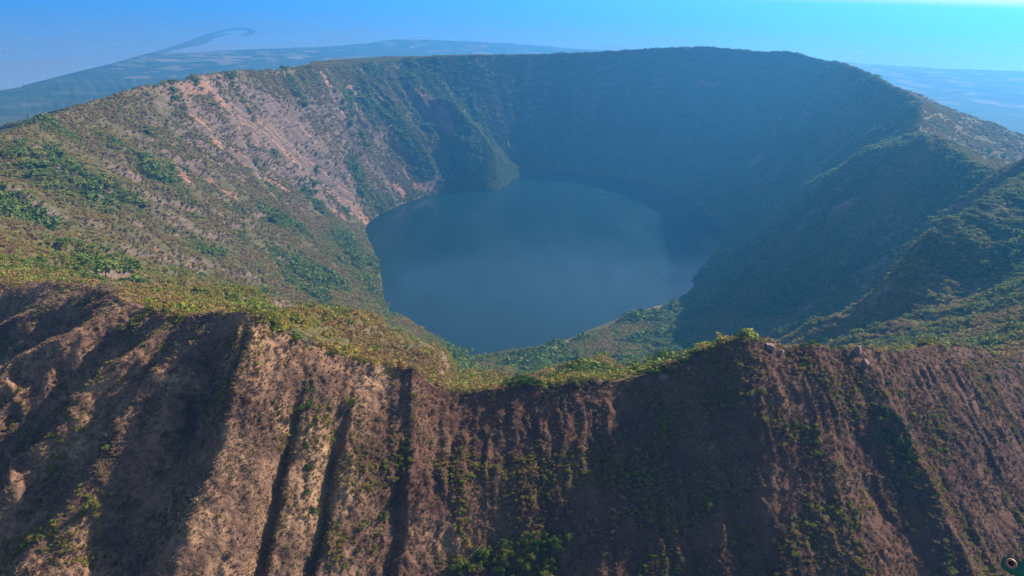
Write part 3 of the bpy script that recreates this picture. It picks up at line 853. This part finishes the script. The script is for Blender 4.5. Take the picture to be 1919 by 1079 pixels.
for q in ((1352,738),(1372,740),(1390,741),(1408,738),(1430,737)):
    shrub(slope_point(*q), random.uniform(1.1, 1.8), 'yellow', 'yellow-green bush in the short row under the reddish right peak', 'bushes in a short row under the right peak', 'bush', 'bush')
for q in ((580,735),(577,765),(583,800),(574,840),(572,880),(575,925),(585,960)):
    shrub(slope_point(*q), random.uniform(1.2, 2.1), 'green', 'dark green bush in the narrow shaded gully', 'bushes down the narrow shaded gully', 'bush', 'bush', 1.1)
for q in ((778,745),(770,790),(768,830),(757,845),(750,870),(740,900),(735,940),(720,970),(708,1000),(700,1030)):
    c_ = random.choice(('green', 'green', 'yellow')); lb = '%s bush along the slanting gully below the small shoulder' % CNAME[c_]
    shrub(slope_point(*q), random.uniform(1.0, 1.9), c_, lb, lb.replace('bush', 'bushes'), 'bush', 'bush', 1.1)
for k in range(26):
    q = (random.uniform(850, 1055), random.uniform(1000, 1085)); q = (q[0], max(q[1], 1075 - (q[0] - 840) * .38 + random.uniform(-10, 20)))
    c_ = random.choice(('green', 'yellow', 'yellow')); lb = '%s leafy bush in the thicket at the bottom edge' % CNAME[c_]
    shrub(slope_point(*q), random.uniform(1.9, 3.4), c_, lb, lb.replace('bush', 'bushes'), 'bush', 'bush', 1.1)
for k in range(30):
    f = random.random(); q = (1630 + 80 * f + random.gauss(0, 16), 690 + 200 * f + random.gauss(0, 8))
    shrub(slope_point(*q), random.uniform(.9, 1.9), 'green', 'dark green bush in the shaded ravine below the right crest', 'bushes in the shaded right ravine', 'bush', 'bush')
for k in range(34):
    f = random.random(); q = random.choice(((1740 + 50 * f, 930 + 150 * f), (1660 + 60 * f, 930 + 70 * f), (1830 + 80 * f, 850 + 130 * f), (1480 + 60 * f, 790 + 80 * f), (1800 + 10 * f, 960 + 110 * f)))
    c_ = random.choice(('olive', 'yellow', 'olive')); sz = random.uniform(.8, 1.7); lb = '%s %s bush scattered on the lower right slope' % ('low' if sz < 1.2 else 'rounded', CNAME[c_])
    shrub(slope_point(q[0] + random.gauss(0, 8), q[1] + random.gauss(0, 6)), sz, c_, lb, lb.replace('bush', 'bushes'), 'bush', 'bush')
for k in range(36):
    q = (random.uniform(20, 360), random.uniform(700, 1070))
    c_ = random.choice(('olive', 'yellow', 'olive')); sz = random.uniform(.8, 1.7); lb = '%s %s bush scattered over the spurs at lower left' % ('low' if sz < 1.2 else 'rounded', CNAME[c_])
    shrub(slope_point(*q), sz, c_, lb, lb.replace('bush', 'bushes'), 'bush', 'bush')
# ------------------------------------------------------------------ rocks on the right peak
M_ROCK = mat_plain('rock', (.16, .10, .085), .95, 0, .5, 1.6)
def rock(p, size, sq, label, seed):
    bm = bmesh.new(); bmesh.ops.create_icosphere(bm, subdivisions=3, radius=1)
    rr = np.random.default_rng(seed); pl_ = [(rr.normal(0, 1, 3), rr.uniform(.55, .9)) for _ in range(11)]
    for v in bm.verts:
        c = np.array(v.co)
        for n_, d_ in pl_:
            n2_ = n_ / np.linalg.norm(n_); k = c @ n2_
            if k > d_: c = c - n2_ * (k - d_)
        c *= 1 + .06 * math.sin(7 * c[0] + seed) * math.cos(6 * c[1]) + .04 * math.sin(15 * c[2])
        v.co = c * np.array(sq) * size
    me = bpy.data.meshes.new('rock'); bm.to_mesh(me); bm.free()
    o = link('rock', me, M_ROCK, label=label, cat='rock'); o.location = p; o.rotation_euler = (random.uniform(-.2, .2), random.uniform(-.2, .2), random.uniform(0, 6))
for (q, sz, sq, lb) in (((1442, 650), 2.6, (1.2, .9, .9), 'pinkish rock knob just right of the reddish peak top'),
                        ((1462, 662), 1.9, (1.2, .8, .8), 'smaller pinkish rock below the knob on the right peak'),
                        ((1608, 662), 2.6, (.9, .9, 1.3), 'grey upright rock on the crest above the shaded ravine'),
                        ((1622, 682), 2.3, (.9, .9, 1.1), 'grey rock just below the upright one over the ravine'),
                        ((1245, 706), 2.2, (1.2, .9, .8), 'rounded brown rock on the rim among green shrubs'),
                        ((1290, 690), 1.7, (1.2, .9, .7), 'low brown rock where the crest starts climbing right'),
                        ((1905, 690), 2.6, (1.0, .9, 1.2), 'dark rock face on the crest at the right edge')):
    p = slope_point(*q); rock((p[0], p[1], p[2] - .1), sz, sq, lb, int(q[0]))
# ------------------------------------------------------------------ painted bar of the aircraft, close to the camera
M_PAINT = mat_plain('green_paint', (.006, .11, .065), .45, 0, .25, 20)
M_RUST = mat_plain('worn_copper', (.30, .15, .10), .55, .3, .3, 60)
M_DARK = mat_plain('dark_hole', (.02, .008, .005), .8, 0, .2, 30)
D0 = 1.25
def cam_pt(px, py, dist):
    a, b, c = dirw(px, py); v = Vector((a, b, c)).normalized() * dist; return Vector((0, 0, ZC)) + v
p0 = cam_pt(1893, 1057, D0); p1 = cam_pt(2250, 1235, D0 * 1.02)
xa = (p1 - p0); length = xa.length / .5; xa.normalize()
za = (Vector((0, 0, ZC)) - p0).normalized(); za = (za + Vector((0, 0, .55))).normalized(); za = (za - xa * za.dot(xa)).normalized(); ya = za.cross(xa)
root = link('aircraft_bar', None, label='green painted metal bar with a rusty bolt at the bottom right corner', cat='bar')
root.matrix_world = Matrix(((xa.x, ya.x, za.x, p0.x), (xa.y, ya.y, za.y, p0.y), (xa.z, ya.z, za.z, p0.z), (0, 0, 0, 1))) @ Matrix.Scale(.5, 4)
bm = bmesh.new(); hw = .0200; prof = []
for k in range(13):
    a = math.pi / 2 + math.pi * k / 12; prof.append((hw * math.cos(a), hw * math.sin(a)))
prof += [(length, -hw), (length, hw)]
vs0 = [bm.verts.new((x_, y_, .006)) for x_, y_ in prof]; f = bm.faces.new(vs0)
ex = bmesh.ops.extrude_face_region(bm, geom=[f])
for v in ex['geom']:
    if isinstance(v, bmesh.types.BMVert): v.co.z = -.012
bmesh.ops.recalc_face_normals(bm, faces=bm.faces)
bmesh.ops.bevel(bm, geom=[e for e in bm.edges if abs(e.verts[0].co.z - e.verts[1].co.z) < 1e-6], offset=.002, segments=2, affect='EDGES')
me = bpy.data.meshes.new('bar'); bm.to_mesh(me); bm.free(); link('bar', me, M_PAINT, parent=root)
V, Fc = [], []
for i in range(28):
    for j in range(10):
        A = 2 * np.pi * i / 28; B = 2 * np.pi * j / 10; rr = .0105 + .0036 * math.cos(B)
        V.append((rr * math.cos(A) + .001, rr * math.sin(A), .0072 + .0032 * math.sin(B)))
        Fc.append((i * 10 + j, ((i + 1) % 28) * 10 + j, ((i + 1) % 28) * 10 + (j + 1) % 10, i * 10 + (j + 1) % 10))
bolt = link('bolt_ring', mesh_from('bolt_ring', V, Fc, M_RUST), parent=root)
V = [(.009 * math.cos(a) + .001, .009 * math.sin(a), z_) for z_ in (.0062, .0072) for a in np.linspace(0, 2 * np.pi, 24, endpoint=False)]
Fc = [tuple(range(23, -1, -1)), tuple(range(24, 48))] + [(k, (k + 1) % 24, 24 + (k + 1) % 24, 24 + k) for k in range(24)]
link('bolt_hole', mesh_from('bolt_hole', V, Fc, M_DARK), parent=bolt)

# ------------------------------------------------------------------ air
bm = bmesh.new(); bmesh.ops.create_cube(bm, size=1)
for v in bm.verts:
    v.co = Vector((v.co.x * 320000, v.co.y * 320000, ZS - 4 if v.co.z < 0 else ZC + 160))
me = bpy.data.meshes.new('haze'); bm.to_mesh(me); bm.free()
hm = bpy.data.materials.new('haze_air'); hm.use_nodes = True
hn = hm.node_tree.nodes; hn.remove(hn['Principled BSDF'])
pv_ = hn.new('ShaderNodeVolumePrincipled')
pv_.inputs['Color'].default_value = (*AIR[1], 1)
pv_.inputs['Density'].default_value = AIR[0]
pv_.inputs['Anisotropy'].default_value = AIR[2]
pv_.inputs['Density Attribute'].default_value = ''
hm.node_tree.links.new(pv_.outputs[0], hn['Material Output'].inputs['Volume'])
link('haze', me, hm, label='pale blue haze filling the air over the crater', cat='haze', kind='stuff')
